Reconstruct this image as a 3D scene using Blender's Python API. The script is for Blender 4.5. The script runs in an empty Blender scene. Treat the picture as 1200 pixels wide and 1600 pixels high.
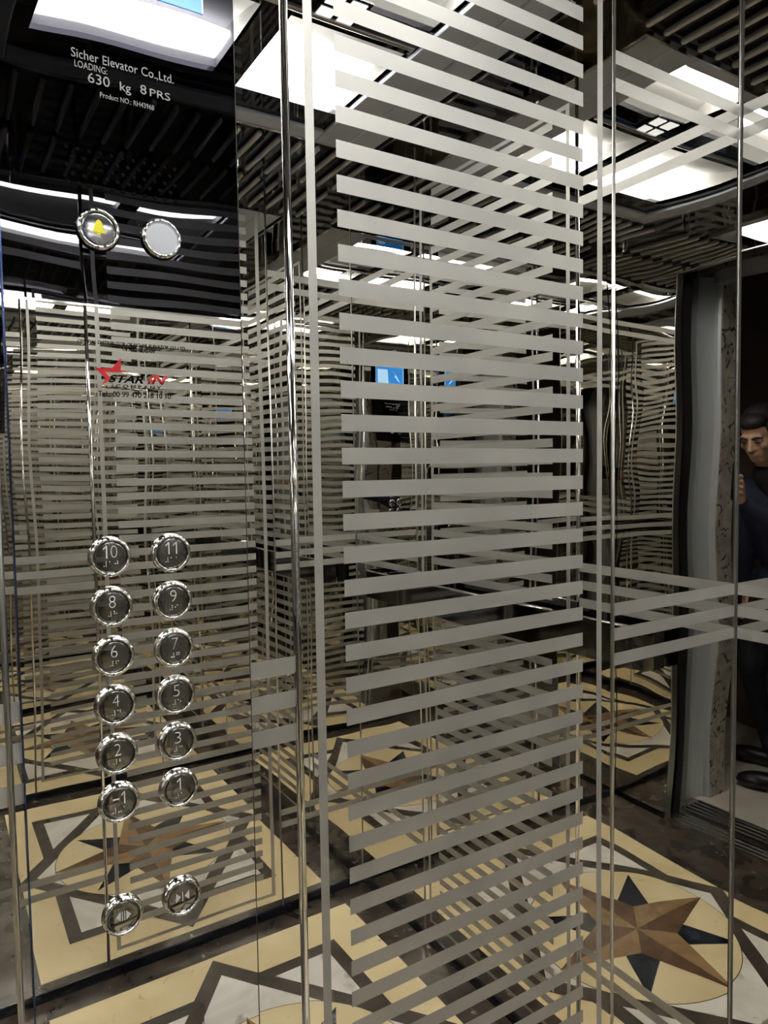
import bpy, bmesh, math, random
from mathutils import Vector, Matrix

# ------------------------------------------------------------------ camera, world, exposure
W, YQ, YR, HC, CZ = 1.39, 1.2504, -0.05, 2.415, 1.47      # car width, back wall, front wall, ceiling, camera height
CX = 0.77
sc = bpy.context.scene
COL = sc.collection

def set_camera():
    yaw, pitch, roll = 0.5633, -0.0567, -0.0158
    f = Vector((-math.cos(yaw)*math.cos(pitch), math.sin(yaw)*math.cos(pitch), math.sin(pitch)))
    r = f.cross(Vector((0, 0, 1))).normalized(); u = r.cross(f)
    c, s = math.cos(roll), math.sin(roll)
    r2 = c*r + s*u; u2 = -s*r + c*u
    cam = bpy.data.cameras.new('camera'); o = bpy.data.objects.new('camera', cam); COL.objects.link(o)
    m = Matrix((r2, u2, -f)).transposed().to_4x4(); m.translation = Vector((CX, 0, CZ)); o.matrix_world = m
    cam.sensor_fit = 'VERTICAL'; cam.sensor_height = 36; cam.lens = 36*1124.466/1600
    cam.clip_start = 0.004; cam.clip_end = 50
    sc.camera = o
    return f, r2, u2
CF, CR, CU = set_camera()
sc.view_settings.view_transform = 'Standard'; sc.view_settings.look = 'None'
sc.view_settings.gamma = 1; sc.view_settings.use_curve_mapping = False
sc.view_settings.exposure = 2.12
sc.cycles.max_bounces = 40; sc.cycles.glossy_bounces = 36; sc.cycles.diffuse_bounces = 6; sc.cycles.transmission_bounces = 6
sc.cycles.caustics_reflective = True; sc.cycles.blur_glossy = 0.0
sc.cycles.sample_clamp_indirect = 8; sc.cycles.use_denoising = True
w = bpy.data.worlds.new('world'); sc.world = w; w.use_nodes = True
w.node_tree.nodes['Background'].inputs[0].default_value = (0.5, 0.45, 0.4, 1)
w.node_tree.nodes['Background'].inputs[1].default_value = 0.02
LAMP = 6.5

# ------------------------------------------------------------------ materials
def pmat(name, col, rough=0.5, metal=0.0, emis=None, es=0.0, coat=0.0, spec=None, alpha=None):
    m = bpy.data.materials.new(name); m.use_nodes = True
    b = m.node_tree.nodes['Principled BSDF']
    b.inputs['Base Color'].default_value = (*col, 1); b.inputs['Roughness'].default_value = rough
    b.inputs['Metallic'].default_value = metal; b.inputs['Coat Weight'].default_value = coat
    if spec is not None: b.inputs['Specular IOR Level'].default_value = spec
    if emis: b.inputs['Emission Color'].default_value = (*emis, 1); b.inputs['Emission Strength'].default_value = es
    return m
def noisy(m, c1, c2, scale=8, detail=6, lo=.35, hi=.65, dist=0.0, extra=None, rough_var=None):
    """colour from a noise ramp in object space; extra = (colour, scale, lo, hi) adds veins"""
    nt = m.node_tree; b = nt.nodes['Principled BSDF']
    tc = nt.nodes.new('ShaderNodeTexCoord')
    n = nt.nodes.new('ShaderNodeTexNoise'); n.inputs['Scale'].default_value = scale; n.inputs['Detail'].default_value = detail
    n.inputs['Distortion'].default_value = dist
    r = nt.nodes.new('ShaderNodeValToRGB'); r.color_ramp.elements[0].position = lo; r.color_ramp.elements[1].position = hi
    r.color_ramp.elements[0].color = (*c1, 1); r.color_ramp.elements[1].color = (*c2, 1)
    nt.links.new(tc.outputs['Object'], n.inputs['Vector']); nt.links.new(n.outputs['Fac'], r.inputs[0])
    out = r.outputs[0]
    if extra:
        col, s2, a, bb, d2 = extra
        n2 = nt.nodes.new('ShaderNodeTexNoise'); n2.inputs['Scale'].default_value = s2; n2.inputs['Detail'].default_value = 5
        n2.inputs['Distortion'].default_value = d2
        nt.links.new(tc.outputs['Object'], n2.inputs['Vector'])
        r2 = nt.nodes.new('ShaderNodeValToRGB'); r2.color_ramp.elements[0].position = a; r2.color_ramp.elements[1].position = bb
        r2.color_ramp.elements[0].color = (0, 0, 0, 1); r2.color_ramp.elements[1].color = (1, 1, 1, 1)
        nt.links.new(n2.outputs['Fac'], r2.inputs[0])
        mx = nt.nodes.new('ShaderNodeMix'); mx.data_type = 'RGBA'
        nt.links.new(r2.outputs[0], mx.inputs['Factor']); nt.links.new(out, mx.inputs['A']); mx.inputs['B'].default_value = (*col, 1)
        out = mx.outputs['Result']
    nt.links.new(out, b.inputs['Base Color'])
    return m
M = {}
M['mirror'] = pmat('mirror_steel', (.80, .785, .745), 0.0, 1.0)
M['mirror_wavy'] = pmat('mirror_steel_dull', (.80, .785, .745), 0.03, 1.0)
M['etch'] = noisy(pmat('etched_steel', (.6, .59, .56), .5, .55), (.425, .42, .40), (.485, .48, .455), 7, 3)
M['chrome'] = pmat('chrome', (.86, .86, .85), .05, 1.0)
M['satin'] = pmat('satin_steel', (.60, .60, .58), .32, 1.0)
M['black_mirror'] = pmat('black_mirror_glass', (.062, .062, .072), 0.0, 1.0)
M['ceil_mirror'] = pmat('black_ceiling_steel', (.09, .09, .10), 0.03, 1.0)
M['kick'] = pmat('black_gloss', (.01, .012, .02), .1)
M['dark'] = pmat('dark_gap', (.012, .011, .011), .5)
M['white'] = pmat('white_reflector', (.36, .36, .355), .5)
M['lamp'] = pmat('lamp_diffuser', (.9, .9, .88), .4, emis=(1.0, .985, .95), es=LAMP)
M['led'] = pmat('led_square', (.8, .8, .8), .4, emis=(.95, .97, 1.0), es=.28)
M['frame'] = noisy(pmat('grey_frame', (.33, .35, .40), .40, .2), (.62, .66, .78), (.72, .77, .88), 5, 2)
M['rod'] = pmat('pale_rod', (.74, .74, .75), .2, .45, coat=.3)
M['cream'] = noisy(pmat('cream_marble', (.72, .62, .42), .16, spec=.5), (.72, .59, .345), (.82, .70, .455), 3.5, 6, .35, .7, 1.0, ((.50, .40, .24), 14, .66, .74, 1.5))
M['whitem'] = noisy(pmat('white_marble', (.8, .78, .74), .14, spec=.5), (.66, .63, .60), (.85, .83, .79), 4, 7, .35, .62, 1.5, ((.45, .40, .36), 5, .62, .7, 2.5))
M['brownm'] = noisy(pmat('brown_marble', (.06, .045, .035), .14, spec=.5), (.030, .024, .020), (.085, .066, .052), 12, 8, .35, .7, 1.0, ((.36, .30, .26), 24, .67, .72, 1.2))
M['strip'] = noisy(pmat('dark_strip_marble', (.07, .055, .045), .16, spec=.5), (.050, .041, .034), (.095, .077, .062), 10, 6, .3, .7, .5)
M['navy'] = noisy(pmat('navy_marble', (.012, .015, .025), .12, spec=.5), (.009, .012, .02), (.025, .03, .045), 12, 5, .3, .7, .5, ((.5, .5, .5), 5, .70, .712, 1.5))
M['starl'] = noisy(pmat('light_brown_marble', (.30, .19, .09), .16, spec=.5), (.22, .135, .065), (.38, .25, .13), 8, 6, .3, .7, 2.0)
M['stard'] = noisy(pmat('dark_brown_marble', (.12, .06, .03), .16, spec=.5), (.10, .055, .032), (.17, .095, .055), 10, 6, .3, .7, 2.0)
M['tile'] = noisy(pmat('hall_tile', (.62, .58, .52), .2), (.55, .51, .45), (.68, .64, .58), 3, 5)
M['hallwall'] = noisy(pmat('hall_wall', (.10, .07, .05), .5), (.15, .112, .085), (.20, .15, .11), 2, 3)
M['wains'] = noisy(pmat('hall_wainscot', (.16, .09, .05), .4), (.14, .085, .05), (.21, .13, .075), 3, 5)
M['jamb'] = pmat('grey_painted_frame', (.50, .53, .57), .35, .3)
M['greymarble'] = noisy(pmat('grey_marble', (.4, .37, .33), .2), (.30, .27, .235), (.46, .42, .37), 7, 8, .35, .65, 1.5, ((.06, .055, .05), 11, .56, .63, 3.0))
M['alu'] = pmat('sill_aluminium', (.55, .55, .54), .25, 1.0)
M['ink'] = pmat('black_print', (.006, .006, .006), .9, spec=0)
M['white_ink'] = pmat('pale_print', (.34, .34, .34), .5)
M['red'] = pmat('red_print', (.62, .012, .02), .4)
M['cap'] = pmat('button_cap_steel', (.36, .36, .36), .07, 1.0)
M['opal'] = pmat('opal_lens', (.42, .43, .45), .25, emis=(.8, .85, .95), es=.05)
M['alarmcap'] = pmat('alarm_cap_steel', (.45, .46, .50), .12, 1.0)
M['yellow'] = pmat('yellow_bell', (.62, .56, .02), .4, emis=(.9, .8, .03), es=.08)
M['numeral'] = pmat('numeral_engraving', (.66, .66, .65), .6, .0)
M['bluescreen'] = pmat('blue_lcd', (.02, .1, .3), .2, emis=(.04, .30, .90), es=.30)
M['bluelight'] = pmat('pale_blue_lcd', (.3, .5, .8), .2, emis=(.40, .66, 1.0), es=.32)
M['skin'] = noisy(pmat('skin', (.50, .30, .20), .5), (.47, .275, .18), (.55, .34, .235), 12, 3)
M['hair'] = noisy(pmat('black_hair', (.01, .009, .008), .6), (.006, .005, .005), (.02, .017, .015), 60, 4)
M['jacket'] = noisy(pmat('navy_jacket', (.012, .016, .045), .8), (.008, .011, .032), (.018, .024, .062), 9, 4)
M['collar'] = pmat('black_fabric', (.006, .006, .008), .9)
M['trousers'] = noisy(pmat('dark_trousers', (.012, .013, .02), .85), (.008, .009, .014), (.02, .02, .03), 10, 4)
M['shoe'] = pmat('black_leather', (.008, .008, .009), .4)
M['phone'] = pmat('black_phone', (.008, .008, .01), .2)
M['lens'] = pmat('lens_glass', (.01, .012, .02), .05, coat=1)
M['eyew'] = pmat('eye_white', (.55, .52, .5), .3)

# ------------------------------------------------------------------ helpers
def link(name, me, mats, parent=None, kind=None, loc=None):
    o = bpy.data.objects.new(name, me); COL.objects.link(o)
    for m in (mats if isinstance(mats, (list, tuple)) else [mats]): me.materials.append(m)
    if parent: o.parent = parent
    if kind: o['kind'] = kind
    if loc: o.location = loc
    return o
def finish(name, bm, mats, parent=None, kind=None, smooth=False, loc=None):
    bmesh.ops.recalc_face_normals(bm, faces=bm.faces)
    me = bpy.data.meshes.new(name); bm.to_mesh(me); bm.free()
    if smooth:
        for p in me.polygons: p.use_smooth = True
    return link(name, me, mats, parent, kind, loc)
def bx(bm, x0, x1, y0, y1, z0, z1, mi=0, bev=0):
    vs = [bm.verts.new((x, y, z)) for x in (x0, x1) for y in (y0, y1) for z in (z0, z1)]
    fs = [bm.faces.new([vs[i] for i in q]) for q in ((0, 1, 3, 2), (4, 6, 7, 5), (0, 4, 5, 1), (2, 3, 7, 6), (0, 2, 6, 4), (1, 5, 7, 3))]
    for f in fs: f.material_index = mi
    if bev:
        es = {e for f in fs for e in f.edges}
        r = bmesh.ops.bevel(bm, geom=list(es), offset=bev, segments=2, profile=.5, affect='EDGES')
        for f in r['faces']: f.material_index = mi
def box(name, x0, x1, y0, y1, z0, z1, mat, parent=None, kind=None, bev=0):
    bm = bmesh.new(); bx(bm, x0, x1, y0, y1, z0, z1, 0, bev)
    return finish(name, bm, mat, parent, kind)
def prism(bm, pts, fn, d0, d1, mi=0):
    """polygon pts (a,b) extruded between depth d0 and d1, fn(a,b,d)->Vector"""
    A = [bm.verts.new(fn(a, b, d0)) for a, b in pts]; B = [bm.verts.new(fn(a, b, d1)) for a, b in pts]
    fs = [bm.faces.new(A), bm.faces.new(B[::-1])]
    n = len(pts)
    for i in range(n): fs.append(bm.faces.new((A[i], B[i], B[(i+1) % n], A[(i+1) % n])))
    for f in fs: f.material_index = mi
    return fs
def tag(o, label, cat, group=None):
    o['label'] = label; o['category'] = cat
    if group: o['group'] = group
    return o
def empty(name, loc, label=None, cat=None, group=None):
    o = bpy.data.objects.new(name, None); COL.objects.link(o); o.location = loc; o.empty_display_size = .05
    if label: tag(o, label, cat, group)
    return o
def revolve(bm, prof, fn, n=32, mi=0):
    """profile [(r, d)] turned about the axis; fn(a, b, d)"""
    rings = []
    for r, d in prof:
        if r < 1e-6: rings.append([bm.verts.new(fn(0, 0, d))])
        else: rings.append([bm.verts.new(fn(r*math.cos(2*math.pi*i/n), r*math.sin(2*math.pi*i/n), d)) for i in range(n)])
    for A, B in zip(rings, rings[1:]):
        for i in range(n):
            j = (i+1) % n
            if len(A) == 1 and len(B) == 1: continue
            if len(A) == 1: f = bm.faces.new((A[0], B[i], B[j]))
            elif len(B) == 1: f = bm.faces.new((A[i], B[0], A[j]))
            else: f = bm.faces.new((A[i], B[i], B[j], A[j]))
            f.material_index = mi; f.smooth = True
def text(name, s, y0, y1, z, mat, parent, x=0.0, h=None, shear=0, bold=0, ext=.0003, space=1.0):
    """lettering on the left wall: spans y0..y1, baseline z, standing out to x"""
    cu = bpy.data.curves.new(name, 'FONT'); cu.body = s; cu.size = 1; cu.shear = shear; cu.offset = bold; cu.space_character = space
    cu.resolution_u = 3
    t = bpy.data.objects.new(name, cu); COL.objects.link(t)
    dg = bpy.context.evaluated_depsgraph_get(); dg.update()
    me = bpy.data.meshes.new_from_object(t.evaluated_get(dg)); bpy.data.objects.remove(t); bpy.data.curves.remove(cu)
    xs = [v.co.x for v in me.vertices]; ys = [v.co.y for v in me.vertices]
    sx = (y1-y0)/(max(xs)-min(xs)); sy = h/(max(ys)) if h else sx
    mn = min(xs)
    bm = bmesh.new(); bm.from_mesh(me); bpy.data.meshes.remove(me)
    r = bmesh.ops.extrude_face_region(bm, geom=bm.faces[:])
    top = {g for g in r['geom'] if isinstance(g, bmesh.types.BMVert)}
    for v in bm.verts:
        a, b = v.co.x, v.co.y
        v.co = Vector((x + (ext if v in top else 0), y0 + (a-mn)*sx, z + b*sy))
    return finish(name, bm, mat, parent)

# ------------------------------------------------------------------ waves of the polished sheets
def waves(seed, slope, lmin, lmax, n=7, tilt=(0, 0)):
    rnd = random.Random(seed); C = []
    for i in range(n):
        L = lmin*(lmax/lmin)**rnd.random(); th = rnd.random()*math.pi; k = 2*math.pi/L
        C.append((k*math.cos(th), k*math.sin(th), rnd.random()*6.28, slope/k/math.sqrt(n/2)))
    def f(u, z):
        h = 0.0; hu, hz = tilt
        for ku, kz, p, a in C:
            q = ku*u + kz*z + p; h += a*math.sin(q); hu += a*ku*math.cos(q); hz += a*kz*math.cos(q)
        return h, hu, hz
    return f
T_ET = .0205; PITCH = .0406
BAND_Z = [-.217-PITCH*i for i in range(3)] + [.640, .599] + [-1.115, -1.156]
def band_rects(u0, u1): return [(u0, u1, CZ+z-T_ET, CZ+z) for z in BAND_Z]
def stripe_rects(f0, f1, s0, s1):
    lw = .0115; zt, zb = CZ+.818, CZ-1.396
    R = [(f0, f0+lw, zb, zt), (f1-lw, f1, zb, zt), (f0+lw, f1-lw, zt-.010, zt), (f0+lw, f1-lw, zb, zb+.010)]
    for k in range(-19, 34):
        if k == -19: R.append((s0, s1, CZ+.0293-k*PITCH-T_ET, CZ+.0293-k*PITCH-.001))
        else: R.append((s0, s1, CZ+.0293-k*PITCH-T_ET, CZ+.0293-k*PITCH))
    return [r for r in R if r[2] < r[3]]
def panel(name, fn, nrm, u0, u1, z0, z1, rects, wave, parent, step=.035, depth=.004, mats=None, kind=None, damp=None):
    """polished sheet with etched rectangles; fn(u,z,d) -> Vector, nrm(hu,hz)->normal"""
    def cuts(a, b, vals):
        c = {round(a, 5), round(b, 5)} | {round(v, 5) for v in vals if a < v < b}
        c = sorted(c); out = []
        for p, q in zip(c, c[1:]):
            n = max(1, int(round((q-p)/step)))
            out += [p+(q-p)*i/n for i in range(n)]
        return out+[b]
    U = cuts(u0, u1, [v for r in rects for v in r[:2]]); Z = cuts(z0, z1, [v for r in rects for v in r[2:]])
    verts, norms, faces, mi = [], [], [], []
    for z in Z:
        for u in U:
            h, hu, hz = wave(u, z)
            verts.append(fn(u, z, depth + h)); norms.append(nrm(hu, hz))
    nu, nz = len(U), len(Z)
    for j in range(nz-1):
        for i in range(nu-1):
            cu, cz = (U[i]+U[i+1])/2, (Z[j]+Z[j+1])/2
            e = any(r[0] < cu < r[1] and r[2] < cz < r[3] for r in rects)
            faces.append((j*nu+i, j*nu+i+1, (j+1)*nu+i+1, (j+1)*nu+i)); mi.append(1 if e else 0)
    ring = list(range(nu)) + [j*nu+nu-1 for j in range(1, nz)] + [(nz-1)*nu+i for i in range(nu-2, -1, -1)] + [j*nu for j in range(nz-2, 0, -1)]
    nfront = len(faces); base = len(verts)
    for r in ring:
        j, i = divmod(r, nu); verts.append(fn(U[i], Z[j], 0.0))
    n = len(ring)
    for q in range(n): faces.append((ring[q], base+q, base+(q+1) % n, ring[(q+1) % n])); mi.append(0)
    faces.append(tuple(base+q for q in range(n))); mi.append(0)
    me = bpy.data.meshes.new(name); me.from_pydata([tuple(v) for v in verts], [], faces)
    # front faces must face the room
    f0 = me.polygons[0]
    if f0.normal.dot(nrm(0, 0)) < 0: me.flip_normals()
    for p, m_ in zip(me.polygons, mi): p.material_index = m_
    cn = [None]*len(me.loops)
    for p in me.polygons:
        p.use_smooth = p.index < nfront
        for li in p.loop_indices:
            cn[li] = norms[me.loops[li].vertex_index] if p.index < nfront else p.normal.copy()
    me.normals_split_custom_set([tuple(c) for c in cn])
    return link(name, me, mats or [M['mirror'], M['etch']], parent, kind)
# wall maps: u runs along the wall
FL = (lambda u, z, d: Vector((d, u, z)), lambda hu, hz: Vector((1, -hu, -hz)).normalized())
FR = (lambda u, z, d: Vector((W-d, u, z)), lambda hu, hz: Vector((-1, -hu, -hz)).normalized())
FB = (lambda u, z, d: Vector((u, YQ-d, z)), lambda hu, hz: Vector((-hu, -1, -hz)).normalized())
FF = (lambda u, z, d: Vector((u, YR+d, z)), lambda hu, hz: Vector((-hu, 1, -hz)).normalized())
PD = .004     # sheet thickness; the planes measured from the photograph are the sheet faces
def shift(F, s): return (lambda u, z, d: F[0](u, z, d-s), F[1])
def bead(name, fn, u, r, z0, z1, mat, parent):
    bm = bmesh.new(); pts = [(u + r*math.cos(t), r*math.sin(t)) for t in [math.pi*i/10 for i in range(11)]]
    A = [bm.verts.new(fn(a, z0, PD + b - PD)) for a, b in pts]; B = [bm.verts.new(fn(a, z1, b)) for a, b in pts]
    for i in range(10):
        f = bm.faces.new((A[i], A[i+1], B[i+1], B[i])); f.smooth = True
    bm.faces.new(A); bm.faces.new(B); bm.faces.new((A[0], A[10], B[10], B[0]))
    return finish(name, bm, mat, parent)

def wall(name, F, u0, u1, seams, layouts, seed, slope, lmin, lmax, tilt=((0, 0), (0, 0), (0, 0)), z0=.03, z1=HC, bw=(.0048, .0028)):
    G = shift(F, PD)
    bm = bmesh.new(); pts = [(u0, 0.0), (u1, 0.0), (u1, z1), (u0, z1)]
    prism(bm, pts, F[0], -.03, -PD)
    root = finish(name, bm, M['dark'], None, 'structure')
    edges = [u0]+seams+[u1]
    for i, (a, b) in enumerate(zip(edges, edges[1:])):
        lay = layouts[i]
        R = band_rects(a, b) if lay == 'bands' else (stripe_rects(*lay) if lay else [])
        panel('wall_panel', G[0], G[1], a+.0004, b-.0004, z0, z1, R, waves(seed+i, slope, lmin, lmax, tilt=tilt[i]), root)
    for i, s in enumerate(seams): bead('seam_strip', F[0], s, bw[i % 2], z0, z1, M['chrome'] if i == 0 else M['satin'], root)
    return root
def kick(name, F, u0, u1):
    bm = bmesh.new(); prism(bm, [(u0, .0015), (u1, .0015), (u1, .03), (u0, .03)], F[0], -PD, .004)
    return finish(name, bm, M['kick'], None, 'structure')

# ------------------------------------------------------------------ the car walls
wl = wall('wall_left', FL, YR, YQ, [.3618, .916], ['bands', (.3864, .8905, .4268, .8478), 'bands'], 3, .0016, .35, 1.3, tilt=((0, 0), (0, 0), (.006, 0)))
bead('trim_strip', FL[0], .0545, .003, .03, HC, M['satin'], wl)
wb = wall('wall_back', FB, 0.005, W-.005, [.381, W-.381], ['bands', (.405, W-.405, .460, W-.460), 'bands'], 21, .004, .22, 1.0)
wr = wall('wall_right', FR, YR, YQ, [.388, .940], ['bands', (.412, .915, .455, .875), 'bands'], 41, .003, .3, 1.1)
kick('baseboard_left', FL, YR, YQ); kick('baseboard_right', FR, YR, YQ); kick('baseboard_back', FB, .005, W-.005)
# corner beads
for i, (x, y) in enumerate([(.0, YQ), (W, YQ)]):
    bm = bmesh.new(); sx = 1 if x == 0 else -1
    prism(bm, [(x, y), (x+sx*.0024, y), (x+sx*.0019, y-.0019), (x, y-.0024)], lambda a, b, d: Vector((a, b, d)), .03, HC)
    finish('trim_%d' % (i+1), bm, M['satin'], None, 'structure')
# front wall: two returns and the transom over the opening
DO = (.305, 1.100); DH = CZ + .77
wf = box('wall_front', 0, DO[0], YR-.03, YR-PD, 0, DH, M['dark'], None, 'structure')
box('wall_front_return', DO[1], W, YR-.03, YR-PD, 0, DH, M['dark'], wf)
box('wall_front_transom', 0, W, YR-.03, YR-PD, DH, HC, M['dark'], wf)
G = shift(FF, PD)
panel('return_panel', G[0], G[1], 0.003, DO[0], .03, DH, [], waves(61, .007, .18, .6), wf, mats=[M['mirror'], M['etch']])
panel('return_panel', G[0], G[1], DO[1], W-.003, .03, DH, [], waves(62, .007, .18, .6), wf, mats=[M['mirror'], M['etch']])
panel('transom_panel', G[0], G[1], 0.003, W-.003, DH, HC, [], waves(63, .006, .2, .8), wf, mats=[M['mirror'], M['etch']])
box('return_edge', DO[0]-.001, DO[0]+.003, YR-.032, YR+.001, 0, DH, M['satin'], wf)
box('return_edge', DO[1]-.003, DO[1]+.001, YR-.032, YR+.001, 0, DH, M['satin'], wf)
box('transom_edge', DO[0], DO[1], YR-.032, YR+.001, DH-.004, DH, M['satin'], wf)

# ------------------------------------------------------------------ the car floor, inlaid marble
def floor_obj():
    bm = bmesh.new(); mats = ['brownm', 'cream', 'strip', 'whitem', 'navy', 'starl', 'stard']
    cx, cy = .69, .665
    def poly(pts, lev, mi):
        z = .0004*lev
        if sum(a[0]*b[1]-b[0]*a[1] for a, b in zip(pts, pts[1:]+pts[:1])) < 0: pts = pts[::-1]
        f = bm.faces.new([bm.verts.new((x, y, z)) for x, y in pts]); f.material_index = mi
    bx(bm, 0, W, YR-.03, YQ, -.03, 0, 0)
    poly([(.08, .215), (1.31, .215), (1.31, 1.135), (.08, 1.135)], 1, 1)
    # corner triangles of the rectangle, then the rhombus over them
    a, b, t = .475, .350, .052
    def rect(h, k): return [(cx-h, cy-k), (cx+h, cy-k), (cx+h, cy+k), (cx-h, cy+k)]
    def rhom(h, k): return [(cx-h, cy), (cx, cy-k), (cx+h, cy), (cx, cy+k)]
    poly(rect(a, b), 2, 2); poly(rect(a-t*.8, b-t*.8), 3, 3)
    RA, RB = .605, .455
    # the field shows again between rectangle and rhombus tips: redraw cream where the rectangle edge runs outside the corners is not needed
    poly(rhom(RA, RB), 4, 2); poly(rhom(RA-t*1.45, RB-t*1.25), 5, 3)
    n = 64; r = .325
    poly([(cx+(r+.0025)*math.cos(2*math.pi*i/n), cy+(r+.0025)*math.sin(2*math.pi*i/n)) for i in range(n)], 6, 2)
    poly([(cx+r*math.cos(2*math.pi*i/n), cy+r*math.sin(2*math.pi*i/n)) for i in range(n)], 7, 1)
    def pt(rr, deg): q = math.radians(deg); return (cx+rr*math.cos(q), cy+rr*math.sin(q))
    for k in range(4):
        d = 45+90*k
        poly([pt(.31, d), pt(.135, d+22.5+3), (cx, cy), pt(.135, d-22.5-3)], 8, 4)
    for k in range(4):
        d = 90*k
        poly([pt(.335, d), pt(.118, d+45), (cx, cy)], 9, 5)
        poly([pt(.335, d), (cx, cy), pt(.118, d-45)], 9, 6)
    me = bpy.data.meshes.new('floor'); bm.to_mesh(me); bm.free()
    return link('floor', me, [M[m] for m in mats], None, 'structure')
floor_obj()

# ------------------------------------------------------------------ the ceiling
FX, FY = (.285, 1.085), (.13, 1.15)            # outer edge of the light frame
LX = [(.33, .53), (.625, .945)]; LY = [(.225, .615), (.675, .965)]
def ceiling_obj():
    xs = [0, LX[0][0], LX[0][1], LX[1][0], LX[1][1], W]; ys = [YR, LY[0][0], LY[0][1], LY[1][0], LY[1][1], YQ]
    bm = bmesh.new()
    for i in range(5):
        for j in range(5):
            if i in (1, 3) and j in (1, 3): continue
            bx(bm, xs[i], xs[i+1], ys[j], ys[j+1], HC, HC+.012)
    bmesh.ops.remove_doubles(bm, verts=bm.verts, dist=1e-5)
    o = finish('ceiling', bm, M['ceil_mirror'], None, 'structure')
    box('ceiling_back', -.03, W+.03, YR-.03, YQ+.03, HC+.12, HC+.14, M['dark'], o)
    # raised border moulding round the light field
    bm = bmesh.new()
    x0, x1, y0, y1 = FX[0], FX[1], FY[0], FY[1]
    for q, (a, b, c, d) in enumerate([(x0, x1, y1-.184, y1-.095), (x0, x1, y1-.093, y1-.012), (x0, x1, y0, y0+.06), (x1-.055, x1, y0+.06, y1-.186), (x0, x0+.035, y0+.06, y1-.186)]):
        bx(bm, a, b, c, d, HC-.012, HC, 0, .004)
    finish('ceiling_frame', bm, M['frame'], o)
    bm = bmesh.new()
    for a, b, c, d in [(x0-.006, x1+.006, y1, y1+.006), (x0-.006, x1+.006, y0-.006, y0), (x1, x1+.006, y0, y1), (x0-.006, x0, y0, y1)]:
        bx(bm, a, b, c, d, HC-.015, HC)
    finish('ceiling_frame_edge', bm, M['chrome'], o)
    return o
ceiling_obj()
def lamp(x0, x1, y0, y1, side, label):
    root = empty('ceiling_light', ((x0+x1)/2, (y0+y1)/2, HC), label, 'ceiling light', 'recessed panel lights in the ceiling')
    cx, cy = (x0+x1)/2, (y0+y1)/2
    xo, xi = (x1, x0) if side > 0 else (x0, x1)      # lit edge, far edge
    s = 1 if side > 0 else -1
    bm = bmesh.new()                                   # curved white tray
    wd = x1-x0; prof = []
    for i in range(13):
        t = i/12; prof.append((xi + s*wd*t - cx, .012 + .060*math.sin(t*math.pi/2)**.8))
    for (a, b), (c, d) in zip(prof, prof[1:]):
        f = bm.faces.new([bm.verts.new(p) for p in ((a, y0-cy, b), (a, y1-cy, b), (c, y1-cy, d), (c, y0-cy, d))]); f.smooth = True
    for yy in (y0-cy, y1-cy):
        vs = [bm.verts.new((a, yy, b)) for a, b in prof] + [bm.verts.new((xo-cx, yy, 0)), bm.verts.new((xi-cx, yy, 0))]
        bm.faces.new(vs)
    bm.faces.new([bm.verts.new(p) for p in ((xo-cx, y0-cy, 0), (xo-cx, y1-cy, 0), (xo-cx, y1-cy, prof[-1][1]), (xo-cx, y0-cy, prof[-1][1]))])
    bmesh.ops.remove_doubles(bm, verts=bm.verts, dist=1e-5)
    finish('reflector', bm, M['white'], root)
    bm = bmesh.new()                                   # lit diffuser along the outer edge
    a, b = sorted((xo-cx-s*.004, xo-cx-s*min(.125, wd*.5)))
    bx(bm, a, b, y0-cy+.004, y1-cy-.004, .030, .042)
    finish('diffuser', bm, M['lamp'], root)
    return root
lamp(*LX[0], *LY[0], -1, 'narrow recessed white ceiling light near the button wall, on the doorway side')
lamp(*LX[0], *LY[1], -1, 'narrow recessed white ceiling light near the button wall, towards the back wall with the handrail')
lamp(*LX[1], *LY[0], 1, 'wide recessed white ceiling light mirrored in the black glass above the white lettering')
lamp(*LX[1], *LY[1], 1, 'wide recessed white ceiling light mirrored brightly between panel and etched stripes')
q4 = empty('square_downlight', (.553, .752, HC), 'cluster of four small square lights in the dark strip between the ceiling lights', 'downlight')
bm = bmesh.new(); bx(bm, -.046, .046, -.050, .050, -.004, -.0002); finish('housing', bm, M['ceil_mirror'], q4)
for sx_ in (-1, 1):
    for sy_ in (-1, 1):
        bm = bmesh.new(); bx(bm, sx_*.022-.016, sx_*.022+.016, sy_*.024-.017, sy_*.024+.017, -.006, -.004); finish('light_square', bm, M['led'], q4)
tag(box('ceiling_bar', .585, .597, .235, .955, HC-.010, HC-.0002, M['satin'], None, None, .002), 'thin satin metal bar along the dark strip between the ceiling lights', 'bar')
# pale rods hanging under the black side strips
def rod_proto():
    bm = bmesh.new(); L, r = .25, .0085
    prof = [(0, -L/2), (r*.7, -L/2+.002), (r, -L/2+.008), (r, L/2-.008), (r*.7, L/2-.002), (0, L/2)]
    revolve(bm, prof, lambda a, b, d: Vector((d, a*.9, b-.010)), 12)
    return finish('ceiling_rod', bm, M['rod'], None, smooth=True)
rp = rod_proto(); first = True
for sx, lab, grp in ((W-.145, 'pale rounded rod across the dark ceiling strip opposite the button wall', 'rods in the ceiling strip opposite the buttons'),
                     (.140, 'pale rounded rod across the dark ceiling strip above the button wall', 'rods in the ceiling strip above the buttons')):
    for i in range(20):
        o = rp if first else rp.copy()
        if not first: COL.objects.link(o)
        first = False
        o.location = (sx, .035+.06*i, HC); tag(o, lab, 'rod', grp)

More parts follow.
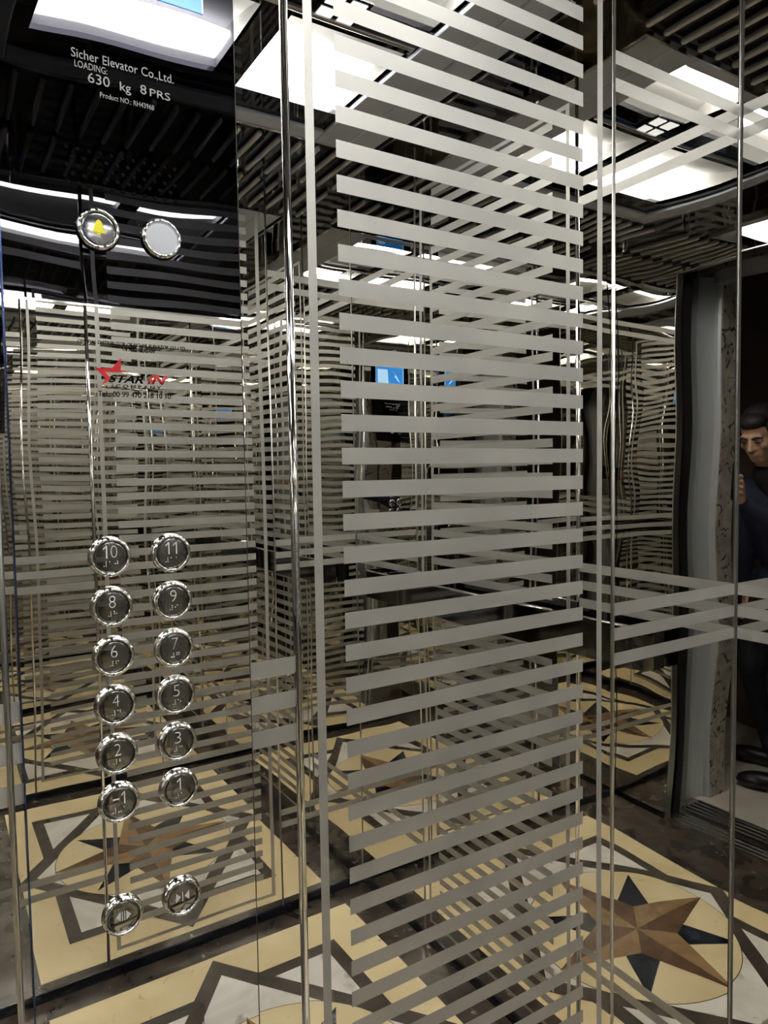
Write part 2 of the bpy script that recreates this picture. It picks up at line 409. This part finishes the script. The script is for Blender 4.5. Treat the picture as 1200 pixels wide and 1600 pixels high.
# ------------------------------------------------------------------ the car operating panel
CP = empty('control_panel', (.0, .1835, 0), 'tall elevator control panel with round buttons, blue screen and black glass top', 'control panel')
X1 = .005
cpw = waves(77, .0022, .15, .7, tilt=(0, 0))
cp0 = CP.location.y
def cfn(x): return (lambda u, z, d: Vector((x+d, u-cp0, z)), FL[1])
c1 = cfn(.0005)
panel('face_plate', c1[0], c1[1], .067, .300, .35, CZ+.168, [], waves(78, .0012, .3, .9), CP, step=.02, depth=.0035, mats=[M['mirror'], M['etch']])
UW = waves(80, .0035, .10, .45)
UP = panel('upper_plate', c1[0], c1[1], .067, .300, CZ+.170, CZ+.66, [], UW, CP, step=.012, depth=.0035, mats=[M['black_mirror'], M['etch']])
bm = bmesh.new(); bx(bm, .0005, .0046, .067-cp0, .300-cp0, CZ+.168, CZ+.170); finish('joint_strip', bm, M['chrome'], CP)
bm = bmesh.new()
bx(bm, .0005, .0048, .0655-cp0, .067-cp0, .35, CZ+.66); 
finish('edge_trim', bm, pmat('blue_film_edge', (.06, .10, .26), .15, .9), CP)
box('edge_trim', .0005, .0046, .300-cp0, .3006-cp0, .35, CZ+.66, M['dark'], CP)
XS = .0045
# speaker holes
bm = bmesh.new()
for row in range(5):
    n = 10 if row % 2 else 11
    for c in range(n):
        y = .1265 + .0105*c + (.00525 if row % 2 else 0); z = CZ + .318 - .0082*row
        revolve(bm, [(0, XS+.0003), (.0017, XS+.0003), (.0020, XS)], lambda a, b, d, y=y, z=z: Vector((d, y+a-cp0, z+b)), 10)
finish('speaker_holes', bm, M['ink'], CP)
def t(name, *a, **k):
    a = list(a); a[1] -= cp0; a[2] -= cp0
    return text(name, *a, CP, XS, **k) if False else text(name, a[0], a[1], a[2], a[3], a[4], CP, x=XS, **k)
t('lettering', 'Sicher Elevator Co.,Ltd.', .1344, .2332, CZ+.4050, M['white_ink'], h=.0087)
t('lettering', 'LOADING:', .1371, .1673, CZ+.3962, M['white_ink'], h=.0064)
t('lettering', '630', .1489, .1694, CZ+.3845, M['white_ink'], h=.0095)
t('lettering', 'kg', .1791, .1897, CZ+.3845, M['white_ink'], h=.0085)
t('lettering', '8', .1990, .2050, CZ+.3865, M['white_ink'], h=.0090)
t('lettering', 'PRS', .2085, .2292, CZ+.3865, M['white_ink'], h=.0075)
t('lettering', 'Product NO.: RH43968', .1598, .2123, CZ+.3730, M['white_ink'], h=.0050)
t('lettering', 'OFFICIAL DISTRIBUTOR OF SICHER ELEVATOR CO.,LTD.', .1301, .2373, CZ+.1315, M['ink'], h=.0032, shear=.2)
t('lettering', 'IN AZERBAIJAN', .1726, .2050, CZ+.1265, M['ink'], h=.0030, shear=.2)
t('lettering', 'STAR', .1577, .1925, CZ+.0942, M['ink'], h=.0075, shear=.35, bold=.02)
t('lettering', 'iN', .1962, .2170, CZ+.0945, M['red'], h=.0092, shear=.35, bold=.03)
t('lettering', 'COMPANY', .1650, .2101, CZ+.0888, M['ink'], h=.0034, space=1.6)
t('lettering', 'Tel.: 00 99 470 218 10 10', .1474, .2200, CZ+.0795, M['ink'], h=.0055)
bm = bmesh.new()
sp = [(.1453, .1071), (.1618, .1068), (.1710, .1190), (.1696, .1062), (.1790, .1050), (.1640, .1032), (.1600, .1040), (.1555, .1015), (.1590, .0965), (.1512, .0900), (.1538, .0985), (.1500, .1010)]
sp = [(.1453, .1071), (.1618, .1075), (.1712, .1192), (.1700, .1068), (.1800, .1058), (.1640, .1030), (.1520, .1040), (.1585, .0975), (.1500, .0895), (.1545, .0975)]
sp = [(.1453, .1075), (.1610, .1075), (.1708, .1190), (.1700, .1066), (.1790, .1056), (.1620, .1040), (.1545, .1043), (.1600, .0975), (.1505, .0898), (.1555, .0975)]
prism(bm, [(a-cp0, b+CZ) for a, b in sp], lambda a, b, d: Vector((d, a, b)), XS, XS+.0003)
finish('star_logo', bm, M['red'], CP)
# LCD above the frame edge
bm = bmesh.new(); bx(bm, .0035, .0050, .105-cp0, .267-cp0, CZ+.485, CZ+.605)
scr = finish('display', bm, M['bluescreen'], CP)
bm = bmesh.new()
bx(bm, .0050, .0052, .105-cp0, .110-cp0, CZ+.485, CZ+.605); bx(bm, .0050, .0052, .2655-cp0, .267-cp0, CZ+.485, CZ+.605)
prism(bm, [(a-cp0, b+CZ) for a, b in [(.13, .52), (.155, .535), (.15, .545), (.185, .585), (.165, .56), (.172, .552)]], lambda a, b, d: Vector((d, a, b)), .0050, .0052)
bx(bm, .0050, .0052, .205-cp0, .255-cp0, CZ+.515, CZ+.590)
finish('display_symbols', bm, M['bluelight'], scr)
# service door low on the plate
def rrect(y0, y1, z0, z1, r, n=5):
    P = []
    for cx_, cz_, a0 in ((y1-r, z1-r, 0), (y0+r, z1-r, 90), (y0+r, z0+r, 180), (y1-r, z0+r, 270)):
        for i in range(n+1):
            a = math.radians(a0+90*i/n); P.append((cx_+r*math.cos(a)-cp0, cz_+r*math.sin(a)))
    return P
bm = bmesh.new(); prism(bm, rrect(.132, .235, .56, CZ-.587, .008), lambda a, b, d: Vector((d, a, b)), .0035, .0042); sd_ = finish('service_door', bm, M['dark'], CP)
bm = bmesh.new(); prism(bm, rrect(.1332, .2338, .561, CZ-.5882, .007), lambda a, b, d: Vector((d, a, b)), .0040, .0052); finish('door_plate', bm, M['mirror'], sd_)
# buttons
BR = {'1': '1', '2': '12', '3': '14', '4': '145', '5': '15', '6': '124', '7': '1245', '8': '125', '9': '24', '0': '245', '#': '3456', '-': '36'}
def button(y, z, s, kind='num'):
    ax = lambda a, b, d: Vector((XS+d, a, b))
    bm = bmesh.new(); revolve(bm, [(0, 0), (.0165, 0), (.0165, .0030), (.0158, .0042), (.014, .0046), (0, .0044)], ax, 40)
    o = finish('button', bm, M['cap'] if kind == 'num' or kind == 'sym' else (M['opal'] if kind == 'light' else M['alarmcap']), CP, loc=(0, y-cp0, z))
    bm = bmesh.new()
    n = 40; prof = [(.0165, 0), (.0205, 0), (.0208, .002), (.0196, .0050), (.0178, .0062), (.0168, .0058), (.0165, .0020)]
    revolve(bm, prof, lambda a, b, d: Vector((XS+d*(1+.06*math.cos(16*math.atan2(b, a))), a, b)), 96)
    finish('bezel', bm, M['chrome'], o)
    X = XS+.0046
    if kind == 'num':
        def one(bm, c):
            prism(bm, [(c+.0002, -.001), (c+.0014, -.001), (c+.0014, .0118), (c+.0004, .0118), (c-.0026, .0090), (c-.0026, .0076), (c+.0002, .0098)], lambda a, b, d: Vector((d, a, b)), X, X+.0003)
        if '1' in s:
            bm = bmesh.new()
            for c in {'1': [0], '-1': [.0042], '10': [-.0045], '11': [-.0040, .0040]}[s]: one(bm, c)
            finish('numeral', bm, M['numeral'], o)
            if s == '10': text('numeral', '0', .0002, .0066, -.0010, M['numeral'], o, X, h=.0125, bold=-.022)
            if s == '-1':
                bm = bmesh.new(); bx(bm, X, X+.0003, -.0068, -.0005, .0044, .0056); finish('minus_sign', bm, M['numeral'], o)
        else: text('numeral', s, -.0032, .0032, -.0010, M['numeral'], o, X, h=.0125, bold=-.022)
        bm = bmesh.new(); cells = ['#']+list(s); st = -.0028*(len(cells)-1)
        for ci, ch in enumerate(cells):
            for dot in BR[ch]:
                k = int(dot)-1; yy = st+ci*.0056+(k//3)*.0022-.0011; zz = -.0048-(k % 3)*.0020
                revolve(bm, [(.0006, 0), (.00045, .0005), (0, .0006)], lambda a, b, d, yy=yy, zz=zz: Vector((X+d, yy+a, zz+b)), 8)
        finish('braille', bm, M['numeral'], o)
    elif kind == 'sym':
        bm = bmesh.new(); P = lambda pts: prism(bm, pts, lambda a, b, d: Vector((d, a, b)), X, X+.0003)
        if s == 'open':
            P([(-.0075, .001), (-.0028, .006), (-.0028, -.004)]); P([(.0075, .001), (.0028, .006), (.0028, -.004)])
        else:
            P([(-.0022, .001), (-.0070, .006), (-.0070, -.004)]); P([(.0022, .001), (.0070, .006), (.0070, -.004)])
        for q in ((-.0014, -.0008), (.0008, .0014)) if s == 'open' else ((-.0004, .0004),):
            P([(q[0], .006), (q[1], .006), (q[1], -.004), (q[0], -.004)])
        finish('arrow_symbol', bm, M['numeral'], o)
    elif kind == 'alarm':
        bm = bmesh.new()
        P = [(-.0065, -.0035), (.0065, -.0035), (.0060, -.0018), (.0045, -.0005), (.0035, .0050), (.0020, .0078), (0, .0090), (-.0020, .0078), (-.0035, .0050), (-.0045, -.0005), (-.0060, -.0018)]
        prism(bm, P, lambda a, b, d: Vector((d, a, b)), X, X+.0005)
        bx(bm, X, X+.0005, -.0018, .0018, -.0056, -.0040)
        finish('bell_symbol', bm, M['yellow'], o)
    return o
for i, (l, r_) in enumerate([('10', '11'), ('8', '9'), ('6', '7'), ('4', '5'), ('2', '3'), ('-1', '1')]):
    button(.1525, CZ-.0825-.0511*i, l); button(.2145, CZ-.0830-.0511*i, r_)
button(.1520, CZ-.459, 'open', 'sym'); button(.2140, CZ-.459, 'close', 'sym')
button(.1530, CZ+.243, '', 'alarm'); button(.2150, CZ+.2435, '', 'light')

# ------------------------------------------------------------------ handrail on the back wall
HR = empty('handrail', (.70, YQ, CZ-.36), 'flat polished steel handrail bar fixed across the back wall below the three etched bands', 'handrail')
bm = bmesh.new()
x0, x1 = .150-.70, 1.24-.70; yf, yb = -.064, -.058; z0, z1 = -.048, .036
path = [(x0, 0.0), (x0, -.034), (x0+.010, -.054), (x0+.030, yf), (x1-.030, yf), (x1-.010, -.054), (x1, -.034), (x1, 0.0)]
inner = [(x0+.006, 0.0), (x0+.006, -.032), (x0+.014, -.049), (x0+.032, yb), (x1-.032, yb), (x1-.014, -.049), (x1-.006, -.032), (x1-.006, 0.0)]
pp = path+inner[::-1]
A = [bm.verts.new((a, b-.0042, z0)) for a, b in pp]; B = [bm.verts.new((a, b-.0042, z1)) for a, b in pp]
N = len(pp)
for i in range(N): bm.faces.new((A[i], A[(i+1) % N], B[(i+1) % N], B[i]))
for i in range(7):
    j = N-1-i
    bm.faces.new((A[i], A[i+1], A[j-1], A[j])); bm.faces.new((B[i], B[i+1], B[j-1], B[j]))
finish('rail_plate', bm, pmat('dark_polished_steel', (.22, .22, .235), .06, 1.0), HR)
bm = bmesh.new(); bx(bm, x0+.03, x1-.03, yf-.0065, yb-.002, z1, z1+.003, 0, .001); finish('top_edge', bm, M['chrome'], HR)

for xb in (.212, 1.178):
    bm = bmesh.new(); bx(bm, xb-.70-.005, xb-.70+.005, -.0600, -.0045, -.044, .030, 0, .002); finish('bracket', bm, M['chrome'], HR)
# ------------------------------------------------------------------ doorway and hall
def sill():
    bm = bmesh.new(); bx(bm, DO[0]-.02, DO[1]+.02, YR-.11, YR-.03, -.03, .001)
    for i in range(3): bx(bm, DO[0]-.02, DO[1]+.02, YR-.10+.024*i, YR-.092+.024*i, .001, .005)
    finish('trim_3', bm, M['alu'], None, 'structure')
    bm = bmesh.new(); bx(bm, .28, 1.13, -.30, YR-.14, -.03, .001)
    for i in range(4): bx(bm, DO[0]-.02, DO[1]+.02, -.295+.026*i, -.287+.026*i, .001, .005)
    finish('trim_4', bm, M['alu'], None, 'structure')
sill()
box('trim_5', DO[1]+.005, DO[1]+.30, YR-.10, YR-.06, .006, DH, M['dark'], None, 'structure')        # car door leaf slid aside
box('trim_6', DO[0]-.30, DO[0]-.005, YR-.10, YR-.06, .006, DH, M['dark'], None, 'structure')
def jamb(name, s, xi):
    bm = bmesh.new()
    pts = [(xi+.048, -.285), (xi+.048, -.26), (xi+.12, -.26), (xi+.12, -.350), (xi, -.350), (xi, -.345), (xi+.012, -.340), (xi+.026, -.340), (xi+.030, -.330)]
    if s < 0: pts = [(2*.705-a, b) for a, b in pts]
    prism(bm, pts, lambda a, b, d: Vector((a, b, d)), 0, DH+.02)
    return finish(name, bm, M['jamb'], None, 'structure')
jamb('trim_7', 1, 1.112); jamb('trim_8', -1, 1.112)
box('trim_9', .299, 1.111, -.350, -.285, DH-.02, DH+.03, M['jamb'], None, 'structure')
box('wall_hall_right', 1.109, 2.6, -.465, -.350, 0, 2.9, M['greymarble'], None, 'structure')
box('wall_hall_left', -1.2, .301, -.465, -.350, 0, 2.9, M['greymarble'], None, 'structure')
box('wall_hall_lintel', .301, 1.109, -.465, -.350, DH+.03, 2.9, M['greymarble'], None, 'structure')
box('wall_shaft', 1.235, 2.0, -.35, -.12, 0, HC, M['dark'], None, 'structure')
box('wall_shaft_part', -.6, .175, -.35, -.12, 0, HC, M['dark'], None, 'structure').name = 'wall_shaft_side'
hw = box('wall_hall_back', -1.2, 2.6, -1.42, -1.38, 0, 2.9, M['hallwall'], None, 'structure')
box('wainscot', -1.2, 2.6, -1.38, -1.37, .012, .42, M['wains'], hw)
box('floor_hall', -1.2, 2.6, -1.38, -.30, -.03, .001, M['tile'], None, 'structure')
bm = bmesh.new()
for x in (-.6, 0, .6, 1.2, 1.8, 2.4): bx(bm, x+.07, x+.074, -1.38, -.30, .0005, .0015)
for y in (-.95,): bx(bm, -1.2, 2.6, y, y+.004, .0005, .0015)
finish('trim_10', bm, M['strip'], None, 'structure')
box('ceiling_hall', -1.2, 2.6, -1.38, -.465, 2.9, 2.94, M['dark'], None, 'structure')

# ------------------------------------------------------------------ the person with the telephone
def capsule(bm, p, q, r0, r1, n=14):
    p, q = Vector(p), Vector(q); ax = q-p; L = ax.length
    if L < 1e-5: ax = Vector((0, 0, 1)); L = 1e-5
    ax.normalize(); t_ = ax.orthogonal().normalized(); b_ = ax.cross(t_)
    prof = []
    for i in range(6): a = math.pi/2*i/5; prof.append((r0*math.sin(a), -r0*math.cos(a)))
    for i in range(6): a = math.pi/2*i/5; prof.append((r1*math.cos(a), L+r1*math.sin(a)))
    revolve(bm, prof, lambda a, b, d: p+ax*d+t_*a+b_*b, n)
def ellip(bm, c, r, F, n=20):
    """ellipsoid in frame F=(right,fwd,up)"""
    c = Vector(c); R, G_, U = F
    prof = [(math.sin(math.pi*i/12), -math.cos(math.pi*i/12)) for i in range(13)]
    prof[0] = (0, -1); prof[-1] = (0, 1)
    revolve(bm, prof, lambda a, b, d: c + R*(a*r[0]) + G_*(b*r[1]) + U*(d*r[2]), n)
def fuse(name, bm, mat, parent, voxel=.006, it=4):
    bmesh.ops.recalc_face_normals(bm, faces=bm.faces)
    me = bpy.data.meshes.new(name); bm.to_mesh(me); bm.free()
    o = bpy.data.objects.new(name, me); COL.objects.link(o)
    m1 = o.modifiers.new('remesh', 'REMESH'); m1.mode = 'VOXEL'; m1.voxel_size = voxel
    m2 = o.modifiers.new('smooth', 'SMOOTH'); m2.factor = .5; m2.iterations = it
    dg = bpy.context.evaluated_depsgraph_get(); dg.update()
    nm = bpy.data.meshes.new_from_object(o.evaluated_get(dg)); bpy.data.objects.remove(o); bpy.data.meshes.remove(me)
    for p in nm.polygons: p.use_smooth = True
    nm.materials.clear()
    return link(name, nm, mat, parent)
PX = Vector((.98, -.66, 0))
man = empty('person', PX, 'person in a navy jacket leaning into the doorway and aiming a black phone', 'person')
V = Vector
hc = V((.925, -.50, CZ+.128))                      # between the eyes' level, head centre
gz = (V((CX+.13, -.03, CZ-.10)) - hc).normalized()     # looks down at the phone
hr_ = gz.cross(V((0, 0, 1))).normalized(); hu = hr_.cross(gz).normalized()
HF = (hr_, gz, hu)
def H(a, b, c): return hc + hr_*a + gz*b + hu*c
neck = V((.925, -.60, CZ-.06))
sh_c = V((.895, -.66, CZ-.13)); fw = V((-.35, .94, 0)).normalized(); rt = V((.94, .35, 0)).normalized()
shR, shL = sh_c + rt*.185, sh_c - rt*.185
hip = V((.93, -.84, .93)); hipR, hipL = hip + rt*.09, hip - rt*.09
kneeR, kneeL = V((1.13, -.83, .50)), V((.93, -.72, .50))
ankR, ankL = V((1.10, -.93, .09)), V((.90, -.68, .09))
phone_c = V((CX, 0, CZ)) - CF*.014 - CU*.050
handL = phone_c - CR*.052 - CU*.028 - CF*.018    # the hand closes on the image-right edge
handR = phone_c - CR*.052 - CU*.050 - CF*.018
wrL = handL - CR*.035 - CU*.075 - CF*.06; wrR = V((1.15, -.82, CZ-.60))
elL = V((.60, -.40, CZ-.33)); elR = shR + V((.06, -.10, -.28))
bm = bmesh.new()
B = lambda c, r: ellip(bm, c, r, HF)
B(H(0, -.018, .030), (.073, .094, .082)); B(H(0, .020, -.030), (.060, .070, .085)); B(H(0, .040, -.080), (.040, .045, .032))
B(H(0, .060, -.060), (.032, .030, .030)); B(H(0, .070, .022), (.050, .018, .012))
capsule(bm, H(0, .085, .010), H(0, .104, -.026), .008, .012); B(H(.011, .090, -.030), (.008, .010, .007)); B(H(-.011, .090, -.030), (.008, .010, .007))
B(H(0, .086, -.052), (.022, .010, .005)); B(H(0, .084, -.062), (.019, .010, .006))
for s in (-1, 1):
    B(H(s*.040, .055, -.022), (.022, .025, .022)); B(H(s*.076, -.012, -.005), (.010, .020, .031)); B(H(s*.031, .072, .003), (.016, .012, .010))
capsule(bm, neck, H(0, -.02, -.05), .056, .052); capsule(bm, sh_c, neck, .075, .056)
def torso(bm, g):
    for s in (-1, 1):
        capsule(bm, sh_c + rt*s*.12 - V((0, 0, .03)), hip + rt*s*.06 + V((0, 0, .1)), .075*g, .082*g)
        capsule(bm, sh_c, sh_c+rt*s*.175, .060*g, .056*g)
    capsule(bm, sh_c - V((0, 0, .10)), hip + V((0, 0, .05)), .11*g, .105*g)
torso(bm, 1.0)
def arm(bm, s, e, w_, g, to_hand=None):
    capsule(bm, s, e, .048*g, .038*g); capsule(bm, e, w_, .037*g, .026*g)
    if to_hand is not None: capsule(bm, w_, to_hand, .026, .022)
arm(bm, shL, elL, wrL, 1, handL); arm(bm, shR, elR, wrR, 1)
for h_, k_, a_ in ((hipR, kneeR, ankR), (hipL, kneeL, ankL)):
    capsule(bm, h_, k_, .080, .055); capsule(bm, k_, a_, .052, .036)
def hand(bm, c, s):
    """palm behind the phone edge; fingers curl over the back face, thumb along the screen side; s=+1 image-right"""
    side = CR*s
    for k in range(4):
        up = .030 - k*.021; ln = (.88, 1.0, .95, .78)[k]
        a = phone_c + side*.046 + CU*(up-.030) - CF*.020
        b = phone_c + side*(.052) + CU*(up-.026) + CF*.004
        d = phone_c + side*(.052-.026*ln) + CU*(up-.022) + CF*.0135
        e = phone_c + side*(.052-.046*ln) + CU*(up-.024) + CF*.0125
        capsule(bm, c + CU*(up*.6), a, .011, .0095); capsule(bm, a, b, .0095, .0088); capsule(bm, b, d, .0086, .0078); capsule(bm, d, e, .0078, .0066)
    capsule(bm, c - CU*.02, phone_c + side*.040 - CU*.020 - CF*.020, .013, .010)
    capsule(bm, phone_c + side*.040 - CU*.020 - CF*.020, phone_c + side*.022 + CU*.006 - CF*.018, .010, .008)
    ellip(bm, c, (.022, .016, .038), (CR, CF, CU))
hand(bm, handL, -1)
for k in range(4):                                  # the other hand hangs relaxed by the hip
    o_ = wrR + V((.012*k-.018, .008*k, -.085)); capsule(bm, wrR+V((0, 0, -.03)), o_, .014, .0105)
    capsule(bm, o_, o_+V((.002, .006, -.030)), .0098, .0088); capsule(bm, o_+V((.002, .006, -.030)), o_+V((0, .020, -.052+.004*abs(k-1))), .0088, .0070)
capsule(bm, wrR+V((0, .01, -.02)), wrR+V((-.02, .040, -.06)), .013, .010); capsule(bm, wrR+V((-.02, .040, -.06)), wrR+V((-.018, .048, -.09)), .010, .008)
ellip(bm, wrR+V((0, .003, -.045)), (.030, .018, .045), (V((1, 0, 0)), V((0, 1, 0)), V((0, 0, 1))))
for v in bm.verts: v.co -= PX
fuse('body', bm, M['skin'], man, .0042, 3)
# hair, brows, eyes
bm = bmesh.new()
ellip(bm, H(0, -.030, .048), (.080, .096, .080), HF); ellip(bm, H(0, .030, .078), (.062, .055, .034), HF); ellip(bm, H(0, -.065, .0), (.068, .052, .062), HF)
for s in (-1, 1): ellip(bm, H(s*.066, .012, .030), (.014, .030, .040), HF)
for v in bm.verts: v.co -= PX
fuse('hair', bm, M['hair'], man, .0045, 2)
for s in (-1, 1):
    bm = bmesh.new(); capsule(bm, H(s*.014, .0905, .018), H(s*.030, .0885, .024), .0038, .0042, 8); capsule(bm, H(s*.030, .0885, .024), H(s*.050, .074, .017), .0042, .0026, 8)
    for v in bm.verts: v.co -= PX
    finish('eyebrow', bm, M['hair'], man, smooth=True)
    bm = bmesh.new(); ellip(bm, H(s*.031, .0835, .000), (.0125, .0055, .0032), HF)
    for v in bm.verts: v.co -= PX
    finish('eye', bm, M['hair'], man, smooth=True)
bm = bmesh.new(); torso(bm, 1.28); arm(bm, shL, elL, wrL, 1.35); arm(bm, shR, elR, wrR, 1.35)
capsule(bm, hip+rt*.05, hip-rt*.05, .135, .135)
for v in bm.verts: v.co -= PX
fuse('jacket', bm, M['jacket'], man, .009, 3)
bm = bmesh.new(); capsule(bm, sh_c+V((0, .01, .01)), neck + V((0, .015, .015)), .098, .074)
for v in bm.verts: v.co -= PX
fuse('collar', bm, M['collar'], man, .008, 3)
bm = bmesh.new()
for h_, k_, a_ in ((hipR, kneeR, ankR), (hipL, kneeL, ankL)):
    capsule(bm, h_, k_, .098, .070); capsule(bm, k_, a_+V((0, 0, .02)), .068, .055)
capsule(bm, hipR, hipL, .105, .105)
for v in bm.verts: v.co -= PX
fuse('trousers', bm, M['trousers'], man, .009, 3)
for a_, ang in ((ankR, 20), (ankL, 25)):
    d = V((math.cos(math.radians(ang)), math.sin(math.radians(ang)), 0)); n_ = V((-d.y, d.x, 0))
    bm = bmesh.new(); F = (n_, d, V((0, 0, 1))); b0 = V((a_.x, a_.y, 0))
    ellip(bm, b0+d*.07+V((0, 0, .045)), (.046, .15, .042), F); ellip(bm, b0+d*.14+V((0, 0, .036)), (.050, .085, .033), F)
    ellip(bm, b0-d*.01+V((0, 0, .065)), (.040, .06, .060), F); bmesh.ops.bisect_plane(bm, geom=bm.verts[:]+bm.edges[:]+bm.faces[:], plane_co=(0, 0, .004), plane_no=(0, 0, -1), clear_outer=True)
    bmesh.ops.holes_fill(bm, edges=[e for e in bm.edges if e.is_boundary])
    for v in bm.verts: v.co -= PX
    fuse('shoe', bm, M['shoe'], man, .006, 2)
# phone
ph = empty('smartphone', phone_c, 'black smartphone held upright by the person in the doorway', 'phone')
ph.matrix_world = Matrix((CR, CU, -CF)).transposed().to_4x4(); ph.matrix_world.translation = phone_c
bm = bmesh.new(); bx(bm, -.0375, .0375, -.080, .066, -.0042, .0042, 0, .0025); finish('phone_body', bm, M['phone'], ph)
bm = bmesh.new(); bx(bm, -.033, -.014, .030, .060, -.0058, -.0040, 0, .001); finish('camera_bump', bm, M['phone'], ph)
bm = bmesh.new(); bx(bm, -.035, .035, -.077, .063, .0042, .0045); finish('screen', bm, pmat('phone_screen', (.05, .05, .05), .1, emis=(.5, .5, .48), es=.06), ph)
